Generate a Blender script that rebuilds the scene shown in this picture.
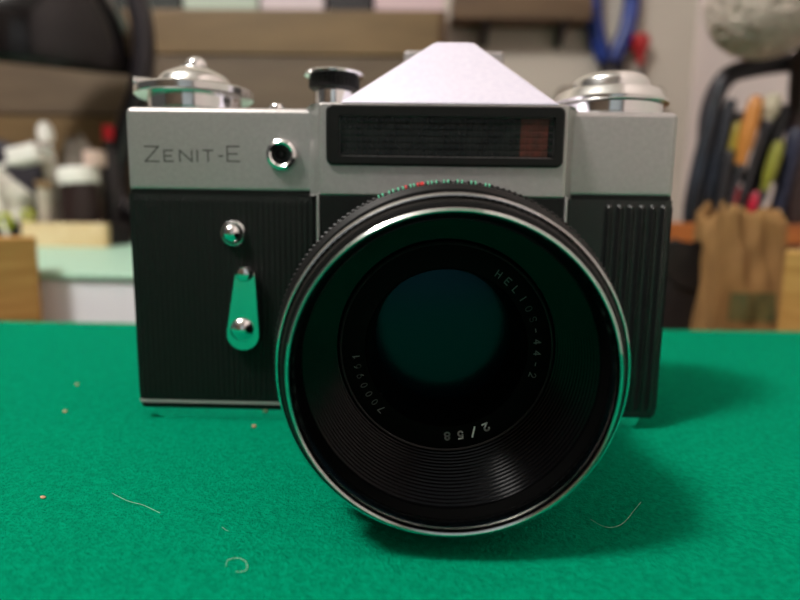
import bpy, bmesh, math, random
from mathutils import Vector, Matrix
random.seed(7)
for o in list(bpy.data.objects): bpy.data.objects.remove(o)
SC = bpy.context.scene
COL = SC.collection
PI = math.pi
# ------------------------------------------------------------------ camera
# millimetre frame: X right, Y away from the photographer, Z up, felt top at z = 0,
# front face of the film camera's body at y = 0
MM = 0.001
DZ = 3.2
FPX = 580.04
CAM = Vector((4.158, -148.968, 52.816 + DZ))
YAW, PITCH, ROLL = 0.0219, 0.1491, 0.0146
Fw = Vector((-math.sin(YAW)*math.cos(PITCH), math.cos(YAW)*math.cos(PITCH), -math.sin(PITCH)))
R0 = Vector((math.cos(YAW), math.sin(YAW), 0)); U0 = R0.cross(Fw)
Rt = R0*math.cos(ROLL) + U0*math.sin(ROLL); Up = Rt.cross(Fw)
cd = bpy.data.cameras.new('photo_camera'); cam = bpy.data.objects.new('photo_camera', cd)
COL.objects.link(cam)
cam.matrix_world = Matrix(((Rt.x, Up.x, -Fw.x, CAM.x*MM), (Rt.y, Up.y, -Fw.y, CAM.y*MM),
                           (Rt.z, Up.z, -Fw.z, CAM.z*MM), (0, 0, 0, 1)))
cd.sensor_width = 36.0; cd.lens = 36.0*FPX/800; cd.clip_start = 0.005; cd.clip_end = 20
cd.dof.use_dof = True; cd.dof.focus_distance = 0.112; cd.dof.aperture_fstop = 10.0
SC.camera = cam
def ray(px, py): return Fw + Rt*((px-400)/FPX) - Up*((py-300)/FPX)
def atY(px, py, y):
    d = ray(px, py); return CAM + d*((y-CAM.y)/d.y)
def atZ(px, py, z):
    d = ray(px, py); return CAM + d*((z-CAM.z)/d.z)
# ------------------------------------------------------------------ light
SC.view_settings.view_transform = 'Standard'; SC.view_settings.look = 'None'
SC.view_settings.gamma = 1; SC.view_settings.use_curve_mapping = False
SC.view_settings.exposure = 0.15
w = bpy.data.worlds.new('room_light'); SC.world = w; w.use_nodes = True
w.node_tree.nodes['Background'].inputs[0].default_value = (1.0, 0.95, 0.88, 1)
w.node_tree.nodes['Background'].inputs[1].default_value = 0.07
l = bpy.data.lights.new('ceiling_lamp_light', 'POINT'); l.shadow_soft_size = 0.13; l.energy = 66; l.color = (1.0, 0.97, 0.93)
o = bpy.data.objects.new('ceiling_lamp_light', l); COL.objects.link(o); o.location = (-0.72, -0.48, 1.32)

# ------------------------------------------------------------------ materials
def lin(c): return tuple(((v/255)/12.92 if v/255 <= .04045 else ((v/255+.055)/1.055)**2.4) for v in c) + (1,)
MATS = {}
def mat(name, col, rough=.5, metal=0, col2=None, scale=60, bump=0, bscale=None, spec=None, stretch=None, coat=0, detail=4, aniso=0):
    if name in MATS: return MATS[name]
    m = bpy.data.materials.new(name); m.use_nodes = True; nt = m.node_tree
    b = nt.nodes['Principled BSDF']
    b.inputs['Base Color'].default_value = lin(col); b.inputs['Roughness'].default_value = rough
    b.inputs['Metallic'].default_value = metal
    if spec is not None: b.inputs['Specular IOR Level'].default_value = spec
    if coat: b.inputs['Coat Weight'].default_value = coat; b.inputs['Coat Roughness'].default_value = .08
    tc = nt.nodes.new('ShaderNodeTexCoord'); mp = nt.nodes.new('ShaderNodeMapping')
    nt.links.new(tc.outputs['Object'], mp.inputs[0])
    if stretch: mp.inputs['Scale'].default_value = stretch
    def noise(s):
        n = nt.nodes.new('ShaderNodeTexNoise'); n.inputs['Scale'].default_value = s; n.inputs['Detail'].default_value = detail
        nt.links.new(mp.outputs[0], n.inputs['Vector']); return n
    if col2:
        n = noise(scale); r = nt.nodes.new('ShaderNodeValToRGB')
        r.color_ramp.elements[0].position = .35; r.color_ramp.elements[1].position = .68
        r.color_ramp.elements[0].color = lin(col); r.color_ramp.elements[1].color = lin(col2)
        nt.links.new(n.outputs['Fac'], r.inputs[0]); nt.links.new(r.outputs[0], b.inputs['Base Color'])
    if bump:
        n = noise(bscale or scale); bp = nt.nodes.new('ShaderNodeBump'); bp.inputs['Strength'].default_value = bump
        bp.inputs['Distance'].default_value = .001
        nt.links.new(n.outputs['Fac'], bp.inputs['Height']); nt.links.new(bp.outputs[0], b.inputs['Normal'])
    MATS[name] = m; return m
def glass(name, col, rough=.03, ior=1.45, trans=.8):
    m = mat(name, col, rough); b = m.node_tree.nodes['Principled BSDF']
    b.inputs['Transmission Weight'].default_value = trans; b.inputs['IOR'].default_value = ior
    return m
M_satin = mat('satin_chrome', (176, 171, 170), .4, .65, (184, 179, 178), 900, .03, 3000)
M_prism = mat('lit_prism_chrome', (230, 224, 242), .5, .4, (236, 230, 246), 700, .03, 3000)  # whitened lavender base puts the glare from above into the colour
M_chrome = mat('polished_chrome', (235, 235, 235), .12, 1)
M_black = mat('black_paint', (9, 9, 9), .42, 0, (13, 12, 12), 400, spec=.3)
M_blackmatte = mat('black_matte', (8, 9, 9), .6, spec=.25)
M_dial = mat('bright_dial_chrome', (226, 226, 224), .2, 1)
M_lensin = mat('lens_inner_black', (3, 3, 3), .6, 0, spec=.06)
M_ribs = mat('lens_rib_black', (4, 4, 5), .18, 0, spec=.2)
M_leather = mat('ribbed_black_vinyl', (8, 11, 9), .45, 0, (12, 15, 13), 500, .35, 2600, spec=.3)
M_white = mat('engraving_white', (225, 228, 225), .5)
M_engrave = mat('engraving_black', (74, 71, 68), .6)
M_red = mat('marking_red', (190, 30, 30), .5)
M_green = mat('marking_green', (90, 190, 150), .5)
M_frame = mat('meter_frame_black', (11, 11, 9), .4, spec=.3)
M_cell = mat('meter_cell_dark', (16, 20, 20), .2, 0, (26, 29, 28), 300, spec=.3)
M_cellred = mat('meter_cell_red', (84, 40, 32), .35, 0, (58, 36, 30), 500, spec=.3)
M_felt = mat('green_felt', (0, 130, 94), .95, 0, (0, 154, 113), 900, .9, 1800, spec=.02, detail=8)
M_fibre = mat('felt_fibre', (8, 172, 130), .9, 0, (0, 120, 88), 300, spec=.02)
M_bluecoat = mat('coated_glass', (2, 5, 8), .2, 0, spec=.6)
_b = M_bluecoat.node_tree.nodes['Principled BSDF']; _b.inputs['Specular Tint'].default_value = lin((100, 200, 235)); _b.inputs['IOR'].default_value = 1.5
def wood(name, a, b, stretch=(1, 1, 1), rough=.55, scale=30):
    return mat(name, a, rough, 0, b, scale, .15, scale*4, stretch=stretch)
M_wood = wood('pale_pine', (196, 152, 84), (168, 122, 58), (1, 1, 12), scale=14)
M_bench = wood('bench_board', (120, 92, 62), (96, 72, 46), (2, 14, 14), scale=6)
M_cab = wood('cabinet_wood', (118, 94, 60), (102, 80, 48), (2, 10, 10), scale=5)
M_cab2 = wood('drawer_wood', (106, 89, 70), (92, 76, 60), (2, 10, 10), scale=5)
M_rail = wood('orange_wood', (186, 108, 48), (150, 82, 34), (2, 10, 10), scale=9)
M_wall = mat('wall_paint', (192, 183, 172), .9, 0, (182, 173, 162), 6, .1, 300)
M_wallr = mat('wall_paint_side', (226, 211, 207), .9, 0, (216, 201, 199), 6, .1, 300)
M_floor = mat('floor_tile', (120, 108, 96), .6, 0, (100, 90, 80), 8)

# ------------------------------------------------------------------ mesh helpers (everything in mm)
def B(): return bmesh.new()
def box(bm, x0, x1, y0, y1, z0, z1, bev=0, seg=2, M=None):
    vs = [bm.verts.new((x, y, z)) for x in (x0, x1) for y in (y0, y1) for z in (z0, z1)]
    idx = [(0, 1, 3, 2), (4, 6, 7, 5), (0, 4, 5, 1), (2, 3, 7, 6), (0, 2, 6, 4), (1, 5, 7, 3)]
    fs = [bm.faces.new([vs[i] for i in f]) for f in idx]
    allv = list(vs)
    if bev:
        es = list({e for f in fs for e in f.edges})
        r = bmesh.ops.bevel(bm, geom=es, offset=bev, segments=seg, profile=.5, affect='EDGES')
        allv = list({v for v in r['verts']} | {v for f in r['faces'] for v in f.verts})
    if M is not None: bmesh.ops.transform(bm, matrix=M, verts=[v for v in allv if v.is_valid])
    return bm
def lathe(bm, prof, seg=48, M=None, a0=0, teeth=0, tdep=0):
    """revolve (r, h) about local Z; r<1e-6 makes a pole"""
    rings = []
    for r, h in prof:
        if r < 1e-6: rings.append([bm.verts.new((0, 0, h))])
        else:
            ring = []
            for k in range(seg):
                a = a0 + 2*PI*k/seg
                ring.append(bm.verts.new((r*math.cos(a), r*math.sin(a), h)))
            rings.append(ring)
    for A, C in zip(rings, rings[1:]):
        if len(A) == 1 and len(C) == 1: continue
        for k in range(seg):
            j = (k+1) % seg
            if len(A) == 1: bm.faces.new((A[0], C[k], C[j]))
            elif len(C) == 1: bm.faces.new((A[k], C[0], A[j]))
            else: bm.faces.new((A[k], C[k], C[j], A[j]))
    if M is not None: bmesh.ops.transform(bm, matrix=M, verts=[v for r in rings for v in r])
    return bm
def knurl(bm, r, dep, h0, h1, n, M=None, cap=1.0):
    """toothed band, n teeth, with chamfered ends"""
    seg = n*4; rows = []
    for h, dd in ((h0, -cap), (h0+abs(cap)*.5*(1 if h1 > h0 else -1), 0), (h1-abs(cap)*.5*(1 if h1 > h0 else -1), 0), (h1, -cap)):
        row = []
        for k in range(seg):
            rr = r + dd*.6 - (dep if k % 4 in (2, 3) else 0)
            a = 2*PI*k/seg; row.append(bm.verts.new((rr*math.cos(a), rr*math.sin(a), h)))
        rows.append(row)
    for A, C in zip(rows, rows[1:]):
        for k in range(seg): bm.faces.new((A[k], A[(k+1) % seg], C[(k+1) % seg], C[k]))
    if M is not None: bmesh.ops.transform(bm, matrix=M, verts=[v for r_ in rows for v in r_])
    return bm
def prism_poly(bm, pts, z0, z1, bev=0, seg=2, M=None):
    """extrude an XY outline between z0 and z1"""
    lo = [bm.verts.new((x, y, z0)) for x, y in pts]; hi = [bm.verts.new((x, y, z1)) for x, y in pts]
    n = len(pts); fs = [bm.faces.new(lo[::-1]), bm.faces.new(hi)]
    for k in range(n): fs.append(bm.faces.new((lo[k], lo[(k+1) % n], hi[(k+1) % n], hi[k])))
    allv = lo+hi
    if bev:
        es = [e for f in (fs[0], fs[1]) for e in f.edges]
        r = bmesh.ops.bevel(bm, geom=es, offset=bev, segments=seg, profile=.5, affect='EDGES')
        allv = list({v for v in lo+hi if v.is_valid} | set(r['verts']) | {v for f in r['faces'] for v in f.verts})
    if M is not None: bmesh.ops.transform(bm, matrix=M, verts=[v for v in allv if v.is_valid])
    return bm
def rrect(x0, x1, y0, y1, r, n=5):
    out = []
    for cx, cy, a in ((x1-r, y1-r, 0), (x0+r, y1-r, 90), (x0+r, y0+r, 180), (x1-r, y0+r, 270)):
        for k in range(n+1):
            t = math.radians(a+90*k/n); out.append((cx+r*math.cos(t), cy+r*math.sin(t)))
    return out
def smooth_path(pts, n=8):
    pts = [Vector(p) for p in pts]; out = []
    for i in range(len(pts)-1):
        p0 = pts[max(i-1, 0)]; p1 = pts[i]; p2 = pts[i+1]; p3 = pts[min(i+2, len(pts)-1)]
        for k in range(n):
            t = k/n
            out.append(.5*((2*p1)+(p2-p0)*t+(2*p0-5*p1+4*p2-p3)*t*t+(3*p1-p0-3*p2+p3)*t**3))
    return out+[pts[-1]]
def tube(bm, pts, r, seg=10, smooth=0):
    pts = smooth_path(pts, smooth) if smooth else [Vector(p) for p in pts]
    rad = r if isinstance(r, (list, tuple)) else None
    n = len(pts); rings = []
    ref = Vector((0.13, .21, .97))
    for i, p in enumerate(pts):
        t = (pts[min(i+1, n-1)]-pts[max(i-1, 0)]).normalized()
        a = t.cross(ref)
        if a.length < .1: a = t.cross(Vector((1, 0, 0)))
        a.normalize(); b = t.cross(a)
        if rad:
            f = i/(n-1)*(len(rad)-1); k = min(int(f), len(rad)-2); rr = rad[k]+(rad[k+1]-rad[k])*(f-k)
        else: rr = r
        rings.append([bm.verts.new(p+(a*math.cos(2*PI*k/seg)+b*math.sin(2*PI*k/seg))*rr) for k in range(seg)])
    for A, C in zip(rings, rings[1:]):
        for k in range(seg): bm.faces.new((A[k], A[(k+1) % seg], C[(k+1) % seg], C[k]))
    bm.faces.new(rings[0][::-1]); bm.faces.new(rings[-1])
    return bm
def frame_to(p0, p1):
    """matrix taking local Z (from 0) along p0->p1"""
    p0 = Vector(p0); d = (Vector(p1)-p0)
    return Matrix.Translation(p0) @ d.to_track_quat('Z', 'Y').to_matrix().to_4x4()
ORIG = {}
def obj(name, bm, m, parent=None, origin=None, ang=35, flip=True):
    if flip: bmesh.ops.recalc_face_normals(bm, faces=bm.faces)
    me = bpy.data.meshes.new(name)
    if parent is not None: org = ORIG[parent.name]
    elif origin is not None: org = Vector(origin)
    else:
        xs = [v.co for v in bm.verts]
        org = Vector(((min(v.x for v in xs)+max(v.x for v in xs))/2, (min(v.y for v in xs)+max(v.y for v in xs))/2, min(v.z for v in xs)))
    for v in bm.verts: v.co = (v.co-org)*MM
    bm.to_mesh(me); bm.free()
    for p in me.polygons: p.use_smooth = True
    me.set_sharp_from_angle(angle=math.radians(ang))
    me.materials.append(m)
    o = bpy.data.objects.new(name, me); COL.objects.link(o)
    if ang <= 35:
        wn = o.modifiers.new('weighted_normal', 'WEIGHTED_NORMAL'); wn.keep_sharp = True; wn.weight = 80
    if parent is not None: o.parent = parent; ORIG[o.name] = org
    else: o.location = org*MM; ORIG[o.name] = org
    return o
def tag(o, label, cat, group=None, kind=None):
    o['label'] = label; o['category'] = cat
    if group: o['group'] = group
    if kind: o['kind'] = kind
    return o
def thing(name, label, cat, base, group=None):
    o = bpy.data.objects.new(name, None); COL.objects.link(o); o.empty_display_size = .01
    o.location = Vector(base)*MM; ORIG[o.name] = Vector(base)
    return tag(o, label, cat, group)
def struct(name, bm, m, label, cat):
    o = obj(name, bm, m); o['kind'] = 'structure'; o['label'] = label; o['category'] = cat; return o

# ------------------------------------------------------------------ stroke lettering
def circ_pts(cx, cy, rx, ry, n=14, a0=0, a1=360):
    return [(cx+rx*math.cos(math.radians(a0+(a1-a0)*k/n)), cy+ry*math.sin(math.radians(a0+(a1-a0)*k/n))) for k in range(n+1)]
GL = {'Z': [[(0, 1), (1, 1), (0, 0), (1, 0)]], 'E': [[(1, 1), (0, 1), (0, 0), (1, 0)], [(0, .5), (.8, .5)]],
      'N': [[(0, 0), (0, 1), (1, 0), (1, 1)]], 'I': [[(.5, 0), (.5, 1)]], 'T': [[(0, 1), (1, 1)], [(.5, 1), (.5, 0)]],
      '-': [[(.15, .48), (.85, .48)]], 'H': [[(0, 0), (0, 1)], [(1, 0), (1, 1)], [(0, .5), (1, .5)]], 'L': [[(0, 1), (0, 0), (.9, 0)]],
      'O': [circ_pts(.5, .5, .5, .5)], '0': [circ_pts(.5, .5, .42, .5)],
      'S': [circ_pts(.5, .75, .45, .25, 9, 30, 270)+circ_pts(.5, .25, .45, .25, 9, 90, -150)],
      '4': [[(.75, 0), (.75, 1), (0, .3), (1, .3)]], '2': [circ_pts(.5, .7, .45, .3, 8, 170, -35)+[(0, 0), (1, 0)]],
      '/': [[(0, -.1), (1, 1.1)]], '5': [[(.9, 1), (.2, 1), (.12, .55)]+circ_pts(.47, .32, .45, .32, 9, 120, -150)],
      '8': [circ_pts(.5, .74, .36, .26), circ_pts(.5, .25, .45, .25)], '7': [[(0, 1), (1, 1), (.35, 0)]],
      '9': [circ_pts(.5, .68, .42, .32), [(.92, .68), (.8, .25), (.4, 0)]], '6': [circ_pts(.5, .32, .42, .32), [(.08, .32), (.2, .75), (.6, 1)]],
      '1': [[(.2, .75), (.55, 1), (.55, 0)]]}
def glyph(bm, ch, x0, w, h, sw, place, y0=0):
    """ribbon strokes; place(u, v, d) -> world, d = height above the face"""
    for line in GL[ch]:
        P = [Vector((x0+a*w, y0+b*h)) for a, b in line]
        for p, q in zip(P, P[1:]):
            t = (q-p)
            if t.length < 1e-6: continue
            t.normalize(); n = Vector((-t.y, t.x))*sw/2; p2 = p-t*sw/2; q2 = q+t*sw/2
            c = [p2+n, q2+n, q2-n, p2-n]
            lo = [bm.verts.new(place(v.x, v.y, -.02)) for v in c]; hi = [bm.verts.new(place(v.x, v.y, .04)) for v in c]
            bm.faces.new(hi)
            for k in range(4): bm.faces.new((lo[k], lo[(k+1) % 4], hi[(k+1) % 4], hi[k]))

# ================================================================== structure
BZ = -80.0            # top of the workbench behind the felt table
YB, XR = 800.0, 430.0
bm = B(); box(bm, -2200, XR+20, YB, YB+40, -780, 1500); wallb = struct('wall_back', bm, M_wall, 'beige painted back wall behind the workbench', 'wall')
bm = B(); box(bm, XR, XR+40, -1500, YB, -780, 1500); struct('wall_right', bm, M_wallr, 'pale pinkish side wall beside the tools', 'wall')
bm = B(); box(bm, -2200, XR+20, -1500, YB+20, -800, -780); struct('floor', bm, M_floor, 'dull brown floor under the workbench', 'floor')
bm = B(); box(bm, -2200, XR+40, -1500, YB+40, 1500, 1540); struct('ceiling', bm, mat('ceiling_white', (190, 186, 180), .9), 'plain white ceiling above the workbench', 'ceiling')
bm = B(); box(bm, -2200, XR+40, -1540, -1500, -780, 1500); wf = struct('added_wall_front', bm, mat('wall_brown', (84, 70, 58), .9, 0, (74, 62, 50), 6), 'dim brown wall added unseen behind the photographer for reflections', 'wall')  # unseen wall added, kept dark for the reflections in lens and chrome
bm = B(); box(bm, -330, 330, -1502, -1485, -780, 1000, 3); dr = struct('added_door', bm, mat('added_door_grey', (150, 162, 170), .5), 'pale grey door added unseen behind the photographer for reflections', 'door')  # unseen door added so the glass and chrome have something to reflect
for z0, z1 in ((-640, -40), (60, 880)):
    bm = B(); box(bm, -230, 230, -1486, -1478, z0, z1, 3); obj('door_panel', bm, MATS['added_door_grey'], dr)
bm = B(); lathe(bm, [(0, 0), (10, 0), (9, 30), (24, 42), (24, 56), (14, 64), (0, 64)], 24, Matrix.Translation((280, -1486, 10)) @ Matrix.Rotation(-PI/2, 4, 'X')); obj('door_knob', bm, M_chrome, dr)
# felt table
tb = thing('felt_table', 'low wooden table carrying the green felt', 'table', (0, -120, -780))
bm = B(); box(bm, -520, 400, -420, 131, -26, -2.0, 2); obj('table_top', bm, M_bench, tb)
for x in (-490, 370):
    for y in (-390, 100):
        bm = B(); box(bm, x-20, x+20, y-20, y+20, -780, -26, 2); obj('leg', bm, M_bench, tb)
# felt: slightly wavy sheet with thickness
pL = atZ(60, 321, 0); pR = atZ(740, 330, 0)
def felt_edge(x): return pL.y + (pR.y-pL.y)*(x-pL.x)/(pR.x-pL.x)
bm = B(); NX, NY = 60, 44; g = []
for i in range(NX+1):
    row = []
    x = -510+900*i/NX
    for j in range(NY+1):
        ye = felt_edge(x); y = -410+(ye+410)*j/NY
        z = .0 + (.35*math.sin(x*.021+y*.013)+.3*math.sin(y*.031-x*.017)-.6)*(1 if (y > 60 or y < -120 or abs(x) > 95) else 0)*.5 - (.12)
        row.append(bm.verts.new((x, y, z)))
    g.append(row)
for i in range(NX):
    for j in range(NY): bm.faces.new((g[i][j], g[i+1][j], g[i+1][j+1], g[i][j+1]))
r = bmesh.ops.extrude_face_region(bm, geom=list(bm.faces))
for v in r['geom']:
    if isinstance(v, bmesh.types.BMVert): v.co.z = -1.95
felt = tag(obj('felt_cloth', bm, M_felt, origin=(0, -140, -2)), 'bright green felt cloth spread under the film camera', 'felt cloth')
# loose pile standing on the felt near the lens
bm = B()
rnd = random.Random(3)
for k in range(42000):
    t = rnd.random()**1.7
    y = -146+t*272; x = 4+(rnd.random()*2-1)*(60+.85*(y+149))
    if -68 < x < 68 and -3 < y < 42: continue
    L = rnd.uniform(.5, 1.3); a = rnd.random()*2*PI; el = rnd.uniform(.05, .6)
    d = Vector((math.cos(a)*math.cos(el), math.sin(a)*math.cos(el), math.sin(el)))*L
    p = Vector((x, y, -.25)); s = Vector((-math.sin(a), math.cos(a), 0))*.035
    bm.faces.new([bm.verts.new(c) for c in (p-s, p+s, p+d)])
f = obj('felt_pile', bm, M_fibre, felt, flip=False); f['kind'] = 'stuff'

# ================================================================== the film camera
LX, LZ = 10.57, 27.82+DZ
P1, R1 = 62.99, 25.94
H = 78.36+DZ
root = thing('film_camera', 'old chrome and black film camera with large lens standing on green felt', 'film camera', (0, 20, 0))
LT = 57.0+DZ           # line between vinyl and top plate
def part(name, bm, m, parent=root, label=None, ang=35, flip=True):
    o = obj(name, bm, m, parent, ang=ang, flip=flip)
    if label: o['label'] = label
    return o
# base plate (chrome, set back), black bottom band, bright line, body core
bm = B(); prism_poly(bm, rrect(-67.2, 67.2, 1.2, 38, 4), 0.0, 3.3, .5); part('base_plate', bm, M_chrome, label='bright chrome base plate')
bm = B(); prism_poly(bm, rrect(-68.8, 68.8, .0, 39.5, 1.2), 3.2, LT+1, .4)
body = part('body_shell', bm, M_black)
bm = B(); prism_poly(bm, rrect(-69.0, -10, -.3, 30, 1.0), 4.7, 5.5, .15); part('bottom_trim', bm, mat('trim_grey', (150, 152, 148), .5), label='thin bright trim line')
# ribbed vinyl: left panel with fine ribs, right panel with broad ribs
def ribbed(x0, x1, z0, z1, pitch, amp, flat0, sharp, wrap):
    bm = B(); n = int((x1-x0)/pitch*8); cols = []
    for i in range(n+1):
        x = x0+(x1-x0)*i/n
        s = .5+.5*math.cos(2*PI*(x-flat0)/pitch)
        e = 1 if x > flat0-pitch/2 else 0
        col = []
        for z in (z0, z0+1.2, z0+2, z1-2, z1-1.2, z1):
            inn = 1 if z0+1.5 < z < z1-1.5 else 0
            y = -.35-amp*(s**sharp)*e*inn
            d = max(0, (abs(x)-66.6))
            y += wrap*d*d*.12
            col.append(bm.verts.new((x, y, z)))
        cols.append(col)
    for A, C in zip(cols, cols[1:]):
        for k in range(5): bm.faces.new((A[k], C[k], C[k+1], A[k+1]))
    r = bmesh.ops.extrude_face_region(bm, geom=list(bm.faces))
    for v in r['geom']:
        if isinstance(v, bmesh.types.BMVert): v.co.y = 3.0
    return bm
part('vinyl_panel', ribbed(-68.9, -20.5, 5.6, LT-.2, 1.42, .22, -100, .7, 1), M_leather, label='fine ribbed black vinyl panel')
part('vinyl_panel', ribbed(43.0, 68.9, 3.9, LT-.2, 2.72, .95, 53.0, 2.2, 1), mat('broad_rib_vinyl', (12, 14, 14), .34, 0, (16, 18, 18), 500, .15, 2600, spec=.6), label='broad ribbed black vinyl panel')
# top plate
bm = B(); box(bm, -69, 69, 0, 40, LT, H, 1.7, 4); part('top_plate', bm, M_satin)
# meter housing: flared centre block
bm = B()
out = []
fl = [(-23.2, .6), (-21.8, -.3), (-20.2, -2.6), (-19.3, -5.2), (-18.2, -6.0)]
fr = [(39.4, -6.0), (40.6, -5.2), (41.5, -2.6), (42.8, -.3), (44.2, .6)]
prism_poly(bm, fl+fr+[(44.2, 36), (-23.2, 36)], LT-.3, 78.7+DZ, .7, 3)
part('meter_housing', bm, M_satin, label='satin chrome block in front of the prism')
# black mirror box below it
bm = B(); prism_poly(bm, [(-23.2, .8), (-21.6, -.6), (-19.2, -5.4), (-18.6, -5.8), (39.9, -5.8), (40.5, -5.4), (42.8, -.6), (44.2, .8), (44.2, 20), (-23.2, 20)], 4.2, LT-.2, .3)
part('mirror_box', bm, M_black)
for x in (-19.4, 40.9):
    bm = B(); box(bm, x-.35, x+.35, -5.9, -4.8, LT-14, LT+.2, .15); part('edge_trim', bm, M_satin)
# light meter: frame, ribbed cell window
fx0, fx1, fz0, fz1 = -17.2, 39.4, 64.0+DZ, 78.0+DZ
wx0, wx1, wz0, wz1 = -13.9, 37.0, 66.3+DZ, 75.4+DZ
bm = B()
O1 = rrect(fx0, fx1, fz0, fz1, 1.6); I1 = rrect(wx0-.15, wx1+.15, wz0-.25, wz1+.15, .5); I2 = rrect(wx0, wx1, wz0, wz1, .4)
loops = [[bm.verts.new((x, y, z)) for x, z in L] for L, y in ((O1, -5.5), (O1, -6.6), (rrect(fx0+.4, fx1-.4, fz0+.4, fz1-.4, 1.4), -7.0), (I1, -7.0), (I2, -5.4), (I2, -4.2))]
for A, C in zip(loops, loops[1:]):
    n = len(A)
    for k in range(n): bm.faces.new((A[k], A[(k+1) % n], C[(k+1) % n], C[k]))
mf = part('meter_frame', bm, M_frame, label='black frame of the light meter window')
bm = B()
nx, nz = 39, 6; sx = (wx1-wx0)/nx; sz = (wz1-wz0)/nz
def cells(bm, x0, nx, nz):
    for i in range(nx):
        for j in range(nz):
            a0, b0 = x0+i*sx, wz0+j*sz
            v = [bm.verts.new((a0+dx*sx, -6.02, b0+dz*sz)) for dx, dz in ((0, 0), (1, 0), (1, 1), (0, 1))]
            w4 = [bm.verts.new((a0+sx*(.5+dx*.36), -6.12, b0+sz*(.5+dz*.3))) for dx, dz in ((-1, -1), (1, -1), (1, 1), (-1, 1))]
            bm.faces.new(w4)
            for k in range(4): bm.faces.new((v[k], v[(k+1) % 4], w4[(k+1) % 4], w4[k]))
cells(bm, wx0, 33, nz); cells(bm, wx0+38*sx, 1, nz); bmesh.ops.remove_doubles(bm, verts=bm.verts, dist=.01)
part('meter_cell', bm, M_cell, mf, 'dark honeycomb window of the light meter', ang=10, flip=False)
bm = B(); cells(bm, wx0+33*sx, 5, nz); bmesh.ops.remove_doubles(bm, verts=bm.verts, dist=.01)
part('meter_cell', bm, M_cellred, mf, 'reddish end of the light meter window', ang=10, flip=False)
# prism hump
bm = B()
vb = [(-13.6, -6), (37.8, -6), (37.8, 36), (-13.6, 36)]; zb = 78.5+DZ
aL, aR = atY(435, 41, 8), atY(474, 41, 8)
vt = [(aL.x, 8), (aR.x, 8), (aR.x, 27), (aL.x, 27)]; zt = aL.z
vl = [bm.verts.new((x, y, zb)) for x, y in vb]; vm = [bm.verts.new((x, y, zb+.6)) for x, y in vb]; vh = [bm.verts.new((x, y, zt)) for x, y in vt]
bm.faces.new(vl[::-1]); top = bm.faces.new(vh)
for k in range(4):
    j = (k+1) % 4
    bm.faces.new((vl[k], vl[j], vm[j], vm[k])); bm.faces.new((vm[k], vm[j], vh[j], vh[k]))
es = [e for e in bm.edges if max(e.verts[0].co.z, e.verts[1].co.z) > zb+.7]
bmesh.ops.bevel(bm, geom=es, offset=1.3, segments=3, profile=.5, affect='EDGES')
part('prism_housing', bm, M_prism, label='bright metal pentaprism hump')
# eyepiece block at the back of the prism
e0, e1 = atY(404, 54, 37), atY(503, 62, 37)
bm = B(); box(bm, e0.x, e1.x, 34, 40.5, H-2, e0.z+.5, 1.2, 3); part('eyepiece_block', bm, M_satin)
# lettering on the top plate
bm = B()
def face_place(u, v, d): return Vector((u, -d, v))
for ch, a, b, h in (('Z', 145.5, 159, 1), ('E', 164.5, 173, .74), ('N', 180, 192, .74), ('I', 195, 200, .74), ('T', 203.5, 213, .74), ('-', 218.5, 223.5, .74), ('E', 227.5, 239.5, 1)):
    pa = atY(a, 161.3, 0); pb = atY(b, 161.3, 0); hh = (atY(a, 146.5, 0)-atY(a, 161.3, 0)).z*h
    glyph(bm, ch, pa.x, pb.x-pa.x, hh, .36, face_place, (pa.z+pb.z)/2)
part('nameplate_lettering', bm, M_engrave, label='dark engraved name lettering', flip=True)
# flash socket
def onface(cx, cz, y=0): return Matrix(((1, 0, 0, cx), (0, 0, -1, y), (0, 1, 0, cz), (0, 0, 0, 1)))
p = atY(282.5, 155, 0)
bm = B(); lathe(bm, [(0, -1), (4.1, -1), (4.1, .6), (3.7, 1.5), (3.0, 1.9), (2.5, 1.6), (2.35, .2), (0, .2)], 40, onface(p.x, p.z)); so = part('flash_socket', bm, M_chrome, label='round chrome flash socket')
bm = B(); lathe(bm, [(0, .25), (2.3, .25), (2.3, 1.2), (1.5, 1.25), (1.3, .6), (.55, .6), (.5, 1.1), (0, 1.2)], 32, onface(p.x, p.z)); part('socket_insert', bm, M_blackmatte, so)
# round button on the vinyl
p = atY(233, 233.5, -1)
bm = B(); lathe(bm, [(0, -1.5), (3.3, -1.5), (3.3, .9), (3.05, 1.2), (2.75, 1.0), (2.7, 1.5), (2.3, 2.6), (1.4, 3.3), (0, 3.6)], 36, onface(p.x, p.z)); part('release_button', bm, M_chrome, label='small domed chrome button')
# self timer lever (tear drop)
q0 = atY(244.8, 276.5, -3); q1 = atY(242.8, 334.5, -3); r0, r1 = 2.55, 4.15
bm = B(); pts = []
dv = Vector((q1.x-q0.x, q1.z-q0.z)); L = dv.length; base = math.atan2(dv.y, dv.x); off = math.acos((r0-r1)/L)
for k in range(17):
    a = base+off+(2*PI-2*off)*k/16; pts.append((q0.x+r0*math.cos(a), q0.z+r0*math.sin(a)))
for k in range(25):
    a = base-off+(2*off)*k/24; pts.append((q1.x+r1*math.cos(a), q1.z+r1*math.sin(a)))
prism_poly(bm, pts, 1.6, 3.0, .35, 2, Matrix(((1, 0, 0, 0), (0, 0, -1, 0), (0, 1, 0, 0), (0, 0, 0, 1))))
lathe(bm, [(0, 0), (2.2, 0), (2.2, 1.7), (0, 1.7)], 24, onface(q0.x, q0.z))
lev = part('timer_lever', bm, M_chrome, label='tear shaped chrome self timer lever', ang=18)
q2 = atY(244.8, 274, -3); q3 = atY(242.2, 329.5, -3)
bm = B(); lathe(bm, [(0, 2.9), (2.2, 2.9), (2.1, 3.6), (1.5, 4.5), (0, 4.9)], 28, onface(q2.x, q2.z)); part('screw', bm, M_chrome, lev)
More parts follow.
